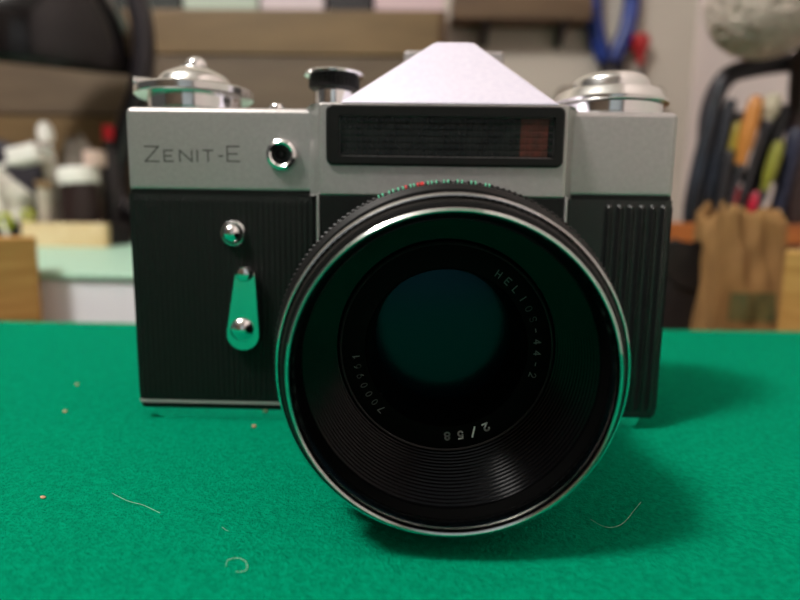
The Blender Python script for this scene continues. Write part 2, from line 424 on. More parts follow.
bm = B(); lathe(bm, [(0, 2.9), (3.0, 2.9), (2.9, 3.6), (2.0, 4.5), (0, 4.9)], 28, onface(q3.x, q3.z)); sc = part('screw', bm, M_chrome, lev)
# film wind knob
KY = 18
def up(cx, cz=0, cy=KY): return Matrix.Translation((cx, cy, cz))
k0 = atY(195, 95, KY)
W = -57.4; zd0 = atY(195, 93.5, KY).z-1.6
bm = B(); lathe(bm, [(0, H-.3), (12.9, H-.3), (12.9, H+1.0), (12.4, H+1.3), (12.4, zd0), (0, zd0)], 48, up(W)); wk = part('wind_drum', bm, M_chrome, label='knurled chrome drum under the wind lever')
zd = atY(195, 89, KY).z-.9
bm = B(); lathe(bm, [(0, zd0-.1), (15.3, zd0-.1), (15.9, zd0+.3), (15.9, zd), (15.4, zd+.5), (13.0, zd+1.0), (12.6, zd+.5), (10.6, zd+.5), (10.2, zd+1.4), (9.6, zd+3.0), (8.4, zd+4.2), (6.4, zd+5.2), (4.2, zd+6.2), (3.5, zd+6.5), (3.4, zd+6.9), (0, zd+6.9)], 64, up(W)); wl = part('wind_dial', bm, M_dial, wk, 'stepped chrome dial with domed centre')
bm = B(); lathe(bm, [(0, zd+6.8), (3.0, zd+6.8), (3.0, zd+7.4), (2.3, zd+8.6), (1.2, zd+9.3), (0, zd+9.4)], 28, up(W+.6)); part('screw', bm, M_chrome, wk)
bm = B()
pts = [(15.4*math.cos(math.radians(a)), 15.4*math.sin(math.radians(a))) for a in range(150, 331, 6)]+[(10.2*math.cos(math.radians(a)), 10.2*math.sin(math.radians(a))) for a in range(330, 149, -6)]
pts = [(11.2*math.cos(math.radians(a)), 11.2*math.sin(math.radians(a))) for a in range(162, 210, 6)][::-1]+[(15.7*math.cos(math.radians(a)), 15.7*math.sin(math.radians(a))) for a in range(162, 210, 6)]
prism_poly(bm, pts, zd+.4, zd+3.0, 1.2, 3, up(W)); part('wind_lever', bm, M_chrome, wk, 'curved thumb tip of the wind lever')
# shutter speed dial
S = -18.5; z1 = atY(335, 70, KY).z; z2 = atY(335, 79, KY).z; z3 = atY(335, 90, KY).z
bm = B(); lathe(bm, [(0, H-1), (5.6, H-1), (5.4, z3-1.2), (4.6, z3+.4), (0, z3+.4)], 36, up(S)); sd = part('dial_stem', bm, M_chrome)
bm = B(); knurl(bm, 7.0, .35, z3, z2+.2, 40, up(S)); lathe(bm, [(0, z3+.05), (6.4, z3+.05), (6.4, z2), (0, z2)], 32, up(S)); part('dial_grip', bm, M_black, sd, 'black knurled grip of the speed dial')
bm = B(); lathe(bm, [(0, z2), (6.8, z2), (8.2, z2+.5), (8.3, z2+1.0), (7.9, z2+1.4), (6.0, z1-.6), (3.2, z1), (0, z1+.1)], 44, up(S)); part('dial_cap', bm, M_chrome, sd, 'flat chrome cap of the speed dial')
# small shutter button
p = atY(277, 103, 8)
bm = B(); lathe(bm, [(0, H-.5), (2.3, H-.5), (2.2, H+1.2), (1.6, H+2.0), (0, H+2.3)], 28, Matrix.Translation((p.x, 8, 0))); part('shutter_button', bm, M_chrome)
# rewind knob with film speed dial
RX = 57.0; zr = atY(610, 98, 3.5).z; zt2 = atY(612, 76.5, KY).z
bm = B(); lathe(bm, [(0, H-.3), (14.7, H-.3), (14.7, H+.6), (14.1, H+.9), (14.1, zr-.3), (13.6, zr), (0, zr)], 64, up(RX)); rk = part('rewind_drum', bm, M_chrome, label='low chrome drum of the rewind knob')
bm = B(); lathe(bm, [(0, zr-.1), (14.8, zr-.1), (15.4, zr+.3), (15.4, zr+1.0), (14.8, zr+1.6), (13.9, zr+3.4), (13.2, zr+3.9), (12.3, zr+3.6), (11.6, zr+2.4), (10.9, zr+2.4), (10.4, zt2-2.4), (9.7, zt2-1.2), (8.3, zt2-.3), (7, zt2), (0, zt2+.1)], 64, up(RX)); part('rewind_dial', bm, M_dial, rk, 'stepped chrome film speed dial')

# ---------------------------------------------------------------- the lens
def lensM(): return Matrix(((1, 0, 0, LX), (0, 0, -1, 0), (0, 1, 0, LZ), (0, 0, 0, 1)))
LM = lensM()      # local z = distance in front of the body face
bm = B(); lathe(bm, [(0, 4), (27.0, 4), (27.0, 9.5), (25.0, 10), (25.0, 14), (28.5, 15), (28.9, 24), (28.9, 38), (28.2, 41), (27.4, 42), (27.4, 55), (26.6, 58), (26.6, 60.0), (26.1, 61.2),
                   (25.2, 61.6), (24.95, 60.0), (24.75, 57.5), (24.4, 57.0), (24.4, 55), (24.6, 54), (21.0, 41.6), (19.6, 41.2), (15.6, 41.0), (15.6, 24.5), (0, 24)], 96, LM)
lens = part('lens_barrel', bm, M_lensin, label='black lens barrel')
bm = B(); lathe(bm, [(24.4, 57.0)]+[v for k in range(16) for v in ((24.2-k*.235, 57.0-k*.9), (24.2-k*.235-.02, 57.0-k*.9-.5), (24.2-k*.235-.3, 57.0-k*.9-.62))]+[(20.0, 42.4), (19.7, 42.2)], 96, LM)
part('ribbed_cone', bm, M_ribs, lens, 'glossy black ribbed inner cone', ang=20, flip=False)
# chrome rim
bm = B()
prof = [(25.5, 61.0), (25.94, 61.4), (25.94, 62.5), (25.82, 62.85), (25.6, 63.0), (25.4, 62.9), (25.28, 62.6), (25.22, 62.0), (25.12, 61.85), (25.14, 61.6), (25.05, 61.0), (24.95, 59.9), (24.85, 59.6), (25.5, 61.0)]
lathe(bm, prof, 128, LM); part('chrome_rim', bm, M_chrome, lens, 'bright chrome rim at the front of the lens')
# aperture ring with bright front edge
bm = B(); lathe(bm, [(26.0, 60.8), (26.9, 60.6), (27.3, 59.9), (27.3, 59.0), (26.8, 58.9)], 120, LM); knurl(bm, 27.95, .3, 59.2, 54.4, 150, LM, .35); lathe(bm, [(27.7, 54.3), (25, 54.2)], 120, LM)
ap = part('aperture_ring', bm, M_black, lens, 'narrow black knurled aperture ring')
bm = B(); lathe(bm, [(27.88+.3*math.cos(t), 59.15+.36*math.sin(t)) for t in [2*PI*k/10 for k in range(11)]], 128, LM); part('ring_edge', bm, M_chrome, ap, 'thin bright edge line')
# focus ring
bm = B(); lathe(bm, [(27.0, 53.6), (29.0, 53.5), (29.9, 52.6), (30.0, 51.6), (29.6, 51.5)], 120, LM); knurl(bm, 30.45, .25, 51.7, 41, 190, LM, .5); lathe(bm, [(30, 40.9), (27, 40.6)], 120, LM)
fo = part('focus_ring', bm, M_black, lens, 'wide black knurled focus ring')
# little scale marks along the top of the focus ring
def ring_marks(name, m, angs, r, h0, h1, wd, lab):
    bm = B()
    for a in angs:
        t = math.radians(a); c = Vector((math.sin(t), math.cos(t))); tt = Vector((c.y, -c.x))
        vs = []
        for (s, h, rr) in ((-1, h0, r[0]), (1, h0, r[0]), (1, h1, r[1]), (-1, h1, r[1])):
            q = c*rr+tt*s*wd/2; vs.append((LX+q.x, -h, LZ+q.y))
        hi = [bm.verts.new(v) for v in vs]
        lo = [bm.verts.new((v[0]-c.x*.3, v[1], v[2]-c.y*.3)) for v in vs]
        bm.faces.new(hi)
        for k in range(4): bm.faces.new((lo[k], lo[(k+1) % 4], hi[(k+1) % 4], hi[k]))
    part(name, bm, m, fo, lab)
ring_marks('scale_marks', M_green, [-24, -22.7, -20.5, -19.2, -17.5, -16, -13.5, -12.4, -8, -6.8, -5.4, -3, -1.7, 1.2, 2.6, 5.5, 6.8, 10, 11.2], (30.12, 30.6), 52.0, 51.1, .22, 'pale green scale marks')
ring_marks('scale_marks', M_red, [-15, -11.2, -10.2, -9.6], (30.12, 30.6), 52.1, 51.0, .3, 'red scale marks')
# name ring and lettering
TY = 43.2
bm = B(); lathe(bm, [(19.7, 41.5), (19.75, 42.9), (19.2, TY), (15.2, TY), (14.9, TY-.4), (14.2, 34), (13.9, 27.5), (14.6, 26.5)], 96, LM); nr = part('name_ring', bm, M_lensin, lens, 'black ring around the glass')
bm = B(); lathe(bm, [(19.75, 42.6), (20.05, 43.0), (20.05, 43.4), (19.75, 43.55), (19.45, 43.3), (19.75, 42.6)], 96, LM); part('ring_lip', bm, M_black, nr)
def ring_text(bm, s, a0, pitch, h, wfac, sw, r=16.3):
    for i, ch in enumerate(s):
        ang = math.radians(a0+i*pitch)
        ww = h*wfac
        def place(u, v, d, ang=ang):
            a = ang+u/r; rr = r+v
            return Vector((LX+rr*math.sin(a), -(TY+d), LZ+rr*math.cos(a)))
        glyph(bm, ch, -ww/2, ww, h, sw, place)
bm = B(); ring_text(bm, '2/58', 152, 8.6, 1.4, .66, .3); part('name_lettering', bm, M_white, nr, 'white figures 2/58')
bm = B(); ring_text(bm, 'HELIOS-44-2', 33, 7.3, 1.25, .6, .16); part('name_lettering', bm, mat('shaded_lettering', (120, 122, 120), .6), nr, 'lens name lettering greyed for shade')  # greyed copy of the white lettering, shade put into the colour
bm = B(); ring_text(bm, '7000961', 225, 6.5, 1.25, .6, .16); part('name_lettering', bm, mat('shaded_lettering', (120, 122, 120), .6), nr, 'serial number greyed for shade')
# glass: front element dome and a deep inner element
bm = B(); Rg = 14.3; Rc = 400.0
prof = [(Rg*math.sin(t*PI/2), 30.0+(math.sqrt(Rc**2-(Rg*math.sin(t*PI/2))**2)-math.sqrt(Rc**2-Rg**2))) for t in [1-k/16 for k in range(17)]]
prof[-1] = (0, prof[-1][1])
lathe(bm, [(0, 28.0), (Rg, 28.0)]+prof, 96, LM); part('front_element', bm, M_bluecoat, lens, 'dark coated front lens glass')

# ================================================================== background on the workbench
wb = thing('workbench', 'low brown wooden workbench standing behind the felt table', 'workbench', (-300, 480, -780))
bm = B(); box(bm, -1300, XR-4, 160, YB-4, BZ-30, BZ, 2); obj('bench_top', bm, M_bench, wb)
for x in (-1250, XR-40):
    for y in (200, YB-50):
        bm = B(); box(bm, x-25, x+25, y-25, y+25, -780, BZ-30, 2); obj('leg', bm, M_bench, wb)
# ---- white storage box with mint lid
M_bwhite = mat('white_plastic', (244, 247, 252), .45); M_mint = mat('mint_plastic', (176, 214, 192), .4)
fy = 190.0
LID = atY(85, 273, fy).z
xr = atY(300, 273, fy).x; xl = atY(-150, 273, fy).x-90
yfar = 600.0
sb = thing('storage_box', 'white plastic storage box with a pale mint lid', 'box', ((xl+xr)/2, (fy+yfar)/2, BZ))
bm = B(); box(bm, xl+2, xr-2, fy+2, yfar-2, BZ, LID-3, 3); obj('box_body', bm, M_bwhite, sb)
bm = B(); box(bm, xl, xr, fy, yfar, LID-4.5, LID, 1.5); obj('lid', bm, M_mint, sb)
# ---- pine blocks standing behind the felt, turned towards its middle
def block(x0, x1, py0, y, depth, label):
    a = atY(x0, py0, y); b = atY(x1, py0, y); e = b if x0 < 400 else a
    bm = B(); Wd = b.x-a.x
    ang = -math.atan2(e.x-CAM.x, y-CAM.y)
    M = Matrix.Translation((e.x, y, 0)) @ Matrix.Rotation(ang, 4, 'Z')
    box(bm, -Wd if x0 < 400 else 0, 0 if x0 < 400 else Wd, 0, depth, BZ, e.z, 1.2, 2, M)
    return tag(obj('wood_block', bm, M_wood), label, 'wood block')
block(-60, 36, 238, 178, 32, 'pale pine wood block standing near the white storage box')
block(786, 870, 251, 178, 32, 'pale pine wood block standing beside the brown paper bag')
# ---- plank on the lid
oa = atZ(40, 246.5, LID); ob = atY(106, 246, oa.y); OY = oa.y
bm = B(); box(bm, oa.x-18, ob.x, OY, OY+10, LID, atY(70, 223, OY).z, 1)
tag(obj('wood_offcut', bm, mat('tan_wood', (228, 204, 164), .6, 0, (214, 184, 138), 40)), 'short tan wooden offcut lying on the mint lid', 'wood offcut')
# ---- dark open tray behind it holding the clutter
M_dark = mat('dark_plastic', (36, 30, 34), .5, 0, (52, 44, 46), 40)
ty = OY+13; TD = 60.0
def P(px, py, dy=0): return atY(px, py, ty+dy)
S = (ty+20-CAM.y)/FPX                       # mm per pixel in the tray
tx0 = P(-90, 200).x; tx1 = P(101, 200).x; TB = LID+3; TW = P(40, 222).z
tr = thing('parts_tray', 'dark shallow plastic tray on the mint lid', 'tray', ((tx0+tx1)/2, ty+TD/2, LID))
bm = B(); box(bm, tx0, tx1, ty, ty+TD, LID, TB, .8); obj('tray_bottom', bm, M_dark, tr)
for X0, X1, Y0, Y1 in ((tx0, tx1, ty, ty+2.5), (tx0, tx1, ty+TD-2.5, ty+TD), (tx0, tx0+2.5, ty+2.5, ty+TD-2.5), (tx1-2.5, tx1, ty+2.5, ty+TD-2.5)):
    bm = B(); box(bm, X0, X1, Y0, Y1, TB, TW, .6); obj('tray_side', bm, M_dark, tr)
def lump(bm, c, rx, ry, rz, seed, amp=.25, sub=3, freq=1.0):
    rr = random.Random(seed); ph = [rr.uniform(0, 6.28) for _ in range(9)]
    s = bmesh.ops.create_icosphere(bm, subdivisions=sub, radius=1)
    for v in s['verts']:
        n = v.co.copy(); f = freq
        k = 1+amp*(math.sin(3.1*f*n.x+ph[0])*math.sin(2.7*f*n.y+ph[1])+.7*math.sin(5.3*f*n.z+ph[2]+2*f*n.x)+.5*math.sin(7.7*f*n.x+ph[3])*math.sin(8.3*f*n.z+ph[4])+.35*math.sin(11*f*n.y+ph[5]+6*n.z))
        v.co = Vector((c[0]+rx*n.x*k, c[1]+ry*n.y*k, max(c[2]+rz*n.z*k, c[2]-rz)))
def heap(name, px0, px1, py, dy, ry, seed, m, label, cat, amp=.14, freq=1.0):
    a = P(px0, py, dy); b = P(px1, py, dy); h = (a.z+b.z)/2-TB; bm = B()
    lump(bm, ((a.x+b.x)/2, ty+dy, TB+h/2), (b.x-a.x)/2*.92, ry, h/2, seed, amp, 4, freq)
    return tag(obj(name, bm, m, ang=80), label, cat)
M_wcloth = mat('white_cloth', (214, 210, 200), .85, 0, (176, 168, 154), 60, .5, 200)
M_wplast = mat('white_gloss', (240, 236, 230), .35)
heap('crumpled_rag', -30, 31, 172, 18, 11, 4, M_wcloth, 'crumpled off-white rag bulging from the dark tray', 'rag', .18, 1.6)
heap('dark_pouch', -40, 40, 138, 47, 9, 21, mat('navy_pouch', (34, 32, 46), .7, 0, (52, 46, 52), 40, .3, 150), 'dark navy pouch standing at the back of the tray', 'pouch', .08)
heap('cloth_heap', 56, 98, 132, 48, 7, 11, mat('grey_cloth', (122, 112, 102), .9, 0, (90, 82, 74), 50, .4, 160), 'grey cloth heaped at the back of the dark tray', 'cloth', .1)
# leaning white bottle
p0 = P(62, 240, 31); p1 = P(44, 124, 31); p0.z = TB+3
Mx = frame_to(p0, p1); Lb = (p1-p0).length; c = S
bt = thing('plastic_bottle', 'slim white plastic bottle leaning in the dark tray', 'bottle', (p0.x, ty+31, TB))
bm = B(); lathe(bm, [(0, 0), (5.5*c, 0), (6.5*c, 3), (6.5*c, Lb*.66), (5*c, Lb*.78), (3*c, Lb*.82), (3*c, Lb*.86), (0, Lb*.86)], 24, Mx); obj('bottle_body', bm, M_wcloth, bt)
bm = B(); lathe(bm, [(0, Lb*.84), (6*c, Lb*.84), (8*c, Lb*.9), (7*c, Lb*.97), (3.5*c, Lb*1.02), (0, Lb*1.02)], 24, Mx); obj('cap', bm, M_wplast, bt)
# white power adapter lying on the rag
p = P(27, 155, 14)
ad = thing('power_adapter', 'white power adapter block lying tilted on the rag in the tray', 'power adapter', (p.x, ty+14, p.z-8))
Mx = Matrix.Translation(p) @ Matrix.Rotation(math.radians(-13), 4, 'Y')
bm = B(); box(bm, -15*S, 15*S, -11, 11, -8.5*S, 8.5*S, 3, 3, Mx); obj('adapter_body', bm, M_wplast, ad)
for dy in (-4.5, 4.5):
    bm = B(); lathe(bm, [(0, 0), (2, 0), (2, 9), (1, 11), (0, 11)], 12, Mx @ Matrix.Translation((15*S-1, dy, 0)) @ Matrix.Rotation(PI/2, 4, 'Y')); obj('prong', bm, M_chrome, ad)
bm = B(); tube(bm, [Mx @ Vector((-15*S, 0, 0)), Mx @ Vector((-21*S, -2, -4)), P(-6, 175, 2), P(-2, 205, -2), P(4, 226, -3.5), P(9, 240, -4.5)], 2.0, 8, 6); obj('cable', bm, M_wplast, ad)
# dark jar with white lid
p = P(81, 184, 27); q = P(81, 168, 27); wj = 20*S
jr = thing('screw_jar', 'dark brown jar with a wide tilted white lid standing in the tray', 'jar', (p.x, ty+24, TB))
Mx = Matrix.Translation((p.x, ty+24, 0))
bm = B(); lathe(bm, [(0, TB), (wj*.8, TB), (wj*.88, TB+3), (wj*.88, p.z-8), (wj*.78, p.z-3), (wj*.78, p.z+3), (0, p.z+3)], 32, Mx); obj('jar_body', bm, mat('brown_jar', (44, 30, 30), .3), jr)
hq = q.z-p.z
bm = B(); lathe(bm, [(0, 0), (wj*.92, 0), (wj*.95, hq*.2), (wj*.95, hq*.75), (wj*.88, hq), (0, hq)], 32, Matrix.Translation((p.x, ty+24, p.z)) @ Matrix.Rotation(math.radians(-5), 4, 'Y')); obj('lid', bm, M_wplast, jr)
# roll of pinkish tape on the jar
bm = B(); tz = P(90, 168, 30).z+1.5
lathe(bm, [(5*S, 0), (10*S, 0), (10.3*S, 1), (10.3*S, 14*S), (10*S, 15*S), (5*S, 15*S), (5*S, 0)], 32, Matrix.Translation((P(96, 160, 30).x, ty+28, tz)))
tag(obj('tape_roll', bm, mat('pink_tape', (206, 178, 166), .5)), 'roll of pale pinkish tape resting on the white jar lid', 'tape roll')
# wooden spool in the tray
p = P(43, 181, 10); hs = p.z-TB
sp = thing('thread_spool', 'tan wooden thread spool standing in the dark tray', 'spool', (p.x, ty+10, TB))
bm = B(); lathe(bm, [(0, TB), (8*S, TB), (8*S, TB+4), (5.5*S, TB+7), (5.5*S, p.z-7), (8*S, p.z-4), (8*S, p.z), (0, p.z)], 28, Matrix.Translation((p.x, ty+11.5, 0))); obj('spool_core', bm, mat('tan_spool', (168, 138, 104), .6, 0, (146, 116, 84), 60), sp)
bm = B(); lathe(bm, [(5.6*S, TB+8)]+[(7.2*S+(.35 if k % 2 else 0), TB+8+(hs-16)*k/14) for k in range(15)]+[(5.6*S, p.z-8)], 28, Matrix.Translation((p.x, ty+11.5, 0))); obj('thread', bm, mat('grey_thread', (176, 166, 152), .8), sp)
# bottle with a red cap, standing on the lid beside the tray
cy_ = 66; p = P(106, 140, cy_); q = P(106, 125, cy_); c = (ty+cy_-CAM.y)/FPX
rb = thing('capped_bottle', 'slim dark bottle with a bright red cap behind the tray', 'bottle', (p.x, ty+cy_+4, LID))
Mx = Matrix.Translation((p.x, ty+cy_+6, 0))
bm = B(); lathe(bm, [(0, LID), (8*c, LID), (8.5*c, LID+3), (8.5*c, p.z-16), (4*c, p.z-4), (4*c, p.z+3), (0, p.z+3)], 28, Mx); obj('bottle_body', bm, M_dark, rb)
bm = B(); lathe(bm, [(0, p.z), (5.6*c, p.z), (6*c, p.z+2), (5.6*c, q.z-1), (4.5*c, q.z), (0, q.z)], 28, Mx); obj('cap', bm, mat('red_cap', (216, 26, 40), .4), rb)
# yellow green plastic rings leaning in front of the tray
for px, py, rr, lab in ((3, 221, 8.5, 'yellow green plastic ring leaning on the tray next to the white cable'), (26, 215, 6.5, 'small yellow green plastic ring resting on the tray edge below the rag')):
    p = P(px, py, -6); c = (ty-CAM.y)/FPX*rr
    bm = B(); lathe(bm, [(c*.62+c*.38*(1+math.cos(t))/2*1.0, 3+3*math.sin(t)) for t in [2*PI*k/12 for k in range(13)]], 28, Matrix.Translation((p.x, ty-.2, p.z)) @ Matrix.Rotation(math.radians(98), 4, 'X'))
    tag(obj('plastic_ring', bm, mat('lime_plastic', (188, 196, 40), .4)), lab, 'ring')
# ---- black desk lamp
LY = ty+80
M_lamp = mat('black_enamel', (20, 17, 18), .16, 0, spec=.35); M_arm = mat('lamp_arm_black', (30, 25, 30), .3)
bp = atY(178, 232, LY); c = (LY-CAM.y)/FPX
lp = thing('desk_lamp', 'glossy black desk lamp with domed shade and curved arm', 'lamp', (bp.x, LY, LID))
bm = B(); lathe(bm, [(0, LID), (34, LID), (35, LID+2), (34, LID+9), (28, LID+13), (12, LID+15), (0, LID+15)], 40, Matrix.Translation((bp.x, LY, 0))); obj('base', bm, M_lamp, lp)
pts = [Vector((bp.x-22, LY, LID+11)), Vector((bp.x-40, LY, LID+22))]+[atY(x, y, LY) for x, y in ((119, 200), (117, 165), (128, 125), (140, 88), (144, 52), (140, 12), (124, -32), (92, -58), (62, -62))]
bm = B(); tube(bm, pts, 10.5*c, 14, 6); obj('arm', bm, M_arm, lp)
dc = atY(42, 60, LY)
Mx = Matrix.Translation(dc) @ Matrix.Rotation(math.radians(5), 4, 'Y') @ Matrix.Rotation(math.radians(9), 4, 'X')
Rd = 87*c
prof = [(Rd*math.cos(t), Rd*1.12*math.sin(t)) for t in [math.radians(k*7.5) for k in range(12)]]
prof = [(Rd*1.02, -3*c), (Rd*1.03, 0)]+prof[1:]+[(0, Rd*1.12)]
inn = [(max(r-2.2, 0), h-2.0) for r, h in prof[::-1]]; inn[0] = (0, inn[0][1])
bm = B(); lathe(bm, prof+inn[0:1]+inn[1:]+[prof[0]], 64, Mx); sh = obj('shade', bm, M_lamp, lp, ang=50)
bm = B(); lathe(bm, [(0, Rd*.62), (12, Rd*.62), (13, Rd*1.1), (0, Rd*1.1)], 24, Mx); obj('socket', bm, M_black, lp)
bm = B(); lathe(bm, [(0, 8), (10, 10), (19, 22), (21, 34), (16, 48), (11, Rd*.64), (0, Rd*.64)], 28, Mx); obj('bulb', bm, mat('opal_bulb', (230, 228, 220), .3), lp)
# ---- wooden drawer cabinet
CY = 650.0
cz = atY(300, 7, CY).z; cx1 = atY(447, 11, CY).x; cx0 = atY(-120, 11, CY).x
cb = thing('drawer_cabinet', 'plain brown wooden drawer cabinet at the back of the workbench', 'cabinet', ((cx0+cx1)/2, (CY+YB)/2, BZ))
bm = B(); box(bm, cx0, cx1, CY+8, YB-8, BZ, cz, 1.5); obj('cabinet_body', bm, mat('cabinet_edge', (96, 70, 46), .5), cb)
zs = [cz-3, atY(300, 56, CY).z, atY(300, 118, CY).z, atY(300, 180, CY).z, BZ+6]
for k in range(4):
    bm = B(); box(bm, cx0+6, cx1-9, CY, CY+9, zs[k+1]+1.5, zs[k]-1.5, 2); d = obj('drawer', bm, M_cab if k % 2 == 0 else M_cab2, cb)
    for kx in (cx0+200, cx1-330):
        bm = B(); lathe(bm, [(0, 0), (5, 0), (4, 6), (8, 12), (8, 15), (5, 18), (0, 18)], 20, Matrix.Translation((kx, CY+1, (zs[k]+zs[k+1])/2)) @ Matrix.Rotation(PI/2, 4, 'X'))
        if k in (2, 3): obj('knob', bm, M_cab2, d)
        else: bm.free()
# ---- cartons on the cabinet
def carton(px0, px1, h, m, lab):
    a = atY(px0, 11, CY+20); b = atY(px1, 11, CY+20)
    t = thing('carton', lab, 'box', ((a.x+b.x)/2, CY+70, cz), 'small cartons on the cabinet')
    bm = B(); box(bm, a.x+1, b.x-1, CY+16, CY+130, cz, cz+h-16, 1.2); obj('carton_body', bm, m, t)
    bm = B(); box(bm, a.x+.2, b.x-.2, CY+15.2, CY+130.8, cz+h-18, cz+h, 1.2); obj('carton_lid', bm, m, t)
carton(96, 182, 46, mat('dark_green_card', (26, 34, 28), .6), 'dark green carton on the cabinet next to the lamp')
carton(184, 259, 52, mat('pale_green_card', (176, 188, 172), .6), 'pale green carton on the cabinet next to the dark green one')
carton(261, 325, 48, mat('white_card', (206, 190, 194), .6), 'white carton on the cabinet between pale green and black cartons')
carton(327, 372, 44, mat('black_card', (26, 22, 26), .6), 'black carton on the cabinet between two white ones')
carton(374, 444, 50, mat('pink_card', (204, 178, 182), .6), 'pinkish white carton at the end of the cabinet top')
# ---- shelf on the back wall
sy = 752.0; a = atY(452, 19, sy); b = atY(592, 22, sy)
ws = thing('wall_shelf', 'brown wooden shelf fixed high on the beige wall', 'shelf', ((a.x+b.x)/2, YB-40, a.z))
bm = B(); box(bm, a.x, b.x, sy, YB-.5, a.z+1, a.z+34, 2); obj('shelf_board', bm, wood('shelf_brown', (98, 76, 52), (82, 62, 42), (2, 10, 10), scale=5), ws)
for px in (487, 566):
    x = atY(px, 20, sy).x; bm = B(); prism_poly(bm, [(sy+8, a.z+1), (YB-.5, a.z+1), (YB-.5, a.z-26), (YB-8, a.z-26), (sy+8, a.z-5)], x-5, x+5, 0, 1, Matrix(((0, 0, 1, 0), (1, 0, 0, 0), (0, 1, 0, 0), (0, 0, 0, 1)))); obj('bracket', bm, M_dark, ws)
# ---- slotted rail on the back wall with blue pliers and a red awl
ry = 768.0; a = atY(562, 88, ry); b = atY(662, 106, ry)
rl = thing('tool_rail', 'slotted wooden tool rail screwed to the beige wall', 'tool rail', ((a.x+b.x)/2, YB-16, b.z))
bm = B(); box(bm, a.x, b.x, ry, ry+6, b.z, a.z, 1); obj('front_slat', bm, M_cab2, rl)
bm = B(); box(bm, a.x, b.x, YB-7, YB-.5, b.z, a.z, 1); obj('back_slat', bm, M_cab2, rl)
for x in (a.x, (a.x+b.x)/2+30, b.x-8): 
    bm = B(); box(bm, x, x+8, ry+6, YB-7, b.z, a.z, 1); obj('spacer', bm, M_cab2, rl)
py_ = (ry+6+YB-7)/2; c = (py_-CAM.y)/FPX
def Q(x, y, yy=None): return atY(x, y, py_ if yy is None else yy)
M_blue = mat('blue_grip', (18, 52, 140), .35, 0, (14, 36, 96), 30); M_steel = mat('tool_steel', (92, 92, 98), .35, 1); M_dsteel = mat('dark_steel', (44, 42, 48), .4, .8)
pl = thing('pliers', 'blue handled pliers standing jaws down in the wall rail', 'pliers', Q(607, 112))
bm = B(); prism_poly(bm, [(-4*c, 0), (4*c, 0), (8*c, 30*c), (11*c, 44*c), (7*c, 60*c), (-6*c, 60*c), (-11*c, 44*c), (-8*c, 30*c)], -5, 5, 1.2, 2, Matrix.Translation(Q(609, 116)) @ Matrix(((1, 0, 0, 0), (0, 0, -1, 0), (0, 1, 0, 0), (0, 0, 0, 1)))); obj('jaws', bm, M_dsteel, pl)
bm = B(); lathe(bm, [(0, -7), (6, -7), (6, 7), (0, 7)], 20, Matrix.Translation(Q(609, 72)) @ Matrix.Rotation(PI/2, 4, 'X')); obj('pivot', bm, M_steel, pl)
for path in (((604, 62), (599, 46), (594, 20), (594, -10), (600, -48)), ((613, 62), (619, 48), (628, 24), (632, -8), (628, -46))):
    bm = B(); tube(bm, [Q(*v) for v in path], [6*c, 7.5*c, 7.5*c, 7.5*c, 6*c], 12, 6); obj('handle', bm, M_blue, pl)
aw = thing('awl', 'small red handled awl beside the blue pliers', 'awl', Q(641, 108))
Mx = frame_to(Q(641, 108), Q(640, 34)); La = (Q(640, 34)-Q(641, 108)).length
bm = B(); lathe(bm, [(0, 0), (1.5, 4), (3, La*.4), (3, La*.62), (0, La*.62)], 14, Mx); obj('spike', bm, M_steel, aw)
bm = B(); lathe(bm, [(0, La*.58), (5, La*.58), (6, La*.7), (7*c, La*.8), (9*c, La*.88), (8.5*c, La*.96), (5*c, La), (0, La)], 24, Mx); obj('handle', bm, mat('red_wood', (168, 36, 40), .4), aw)

# ================================================================== tool rack on the right
RY = 322.0
ra = atY(655, 222.5, RY); rb2 = atY(672, 243.5, RY); rz1, rz0 = ra.z, rb2.z; rx0 = ra.x; rx1 = atY(860, 230, RY).x
rk = thing('tool_rack', 'orange brown wooden rack holding upright hand tools', 'tool rack', ((rx0+rx1)/2, RY+38, BZ))
for y in (RY, RY+66):
    bm = B(); box(bm, rx0, rx1, y, y+11, rz0, rz1, 1.2); obj('rail', bm, M_rail, rk)
for x in (rx0, rx1-11):
    for y in (RY, RY+66):
        bm = B(); box(bm, x, x+11, y, y+11, BZ, rz0, .8); obj('post', bm, M_rail, rk)
    bm = B(); box(bm, x, x+11, RY+11, RY+66, rz0, rz1, .8); obj('end_rail', bm, M_rail, rk)
def tool(name, lab, cat, x0, y0, x1, y1, dy, rpx, m, shaft=3.0, style=0):
    Y_ = RY+dy; p0 = atY(x0, y0, Y_); p1 = atY(x1, y1, Y_); c = (Y_-CAM.y)/FPX; r = rpx*c
    d = (p0-p1); t = (BZ+1.5-p1.z)/d.z; foot = p1+d*t; Lh = d.length
    T = thing(name, lab, cat, (foot.x, Y_, BZ))
    Mx = frame_to(p0, p1)
    if style == 0:
        prof = [(0, 0), (r*.6, 0), (r*.72, Lh*.06), (r*.62, Lh*.16), (r*.95, Lh*.3), (r, Lh*.5), (r*.95, Lh*.82), (r*.8, Lh*.95), (r*.4, Lh), (0, Lh)]
    else:
        prof = [(0, 0), (r*.8, 0), (r*.9, Lh*.1), (r*.85, Lh*.4), (r, Lh*.8), (r*.95, Lh*.96), (r*.6, Lh), (0, Lh)]
    bm = B(); lathe(bm, prof, 20, Mx); h = obj('handle', bm, m, T)
    bm = B(); lathe(bm, [(r*.62, -6), (r*.66, -5), (r*.66, 1), (0, 1), (0, -6), (r*.62, -6)], 18, Mx); obj('ferrule', bm, M_steel, T)
    Mf = frame_to(foot, p0); Lf = (p0-foot).length
    bm = B(); lathe(bm, [(0, 0), (shaft, 0), (shaft, Lf), (0, Lf)], 12, Mf); obj('shaft', bm, M_steel, T)
    return T
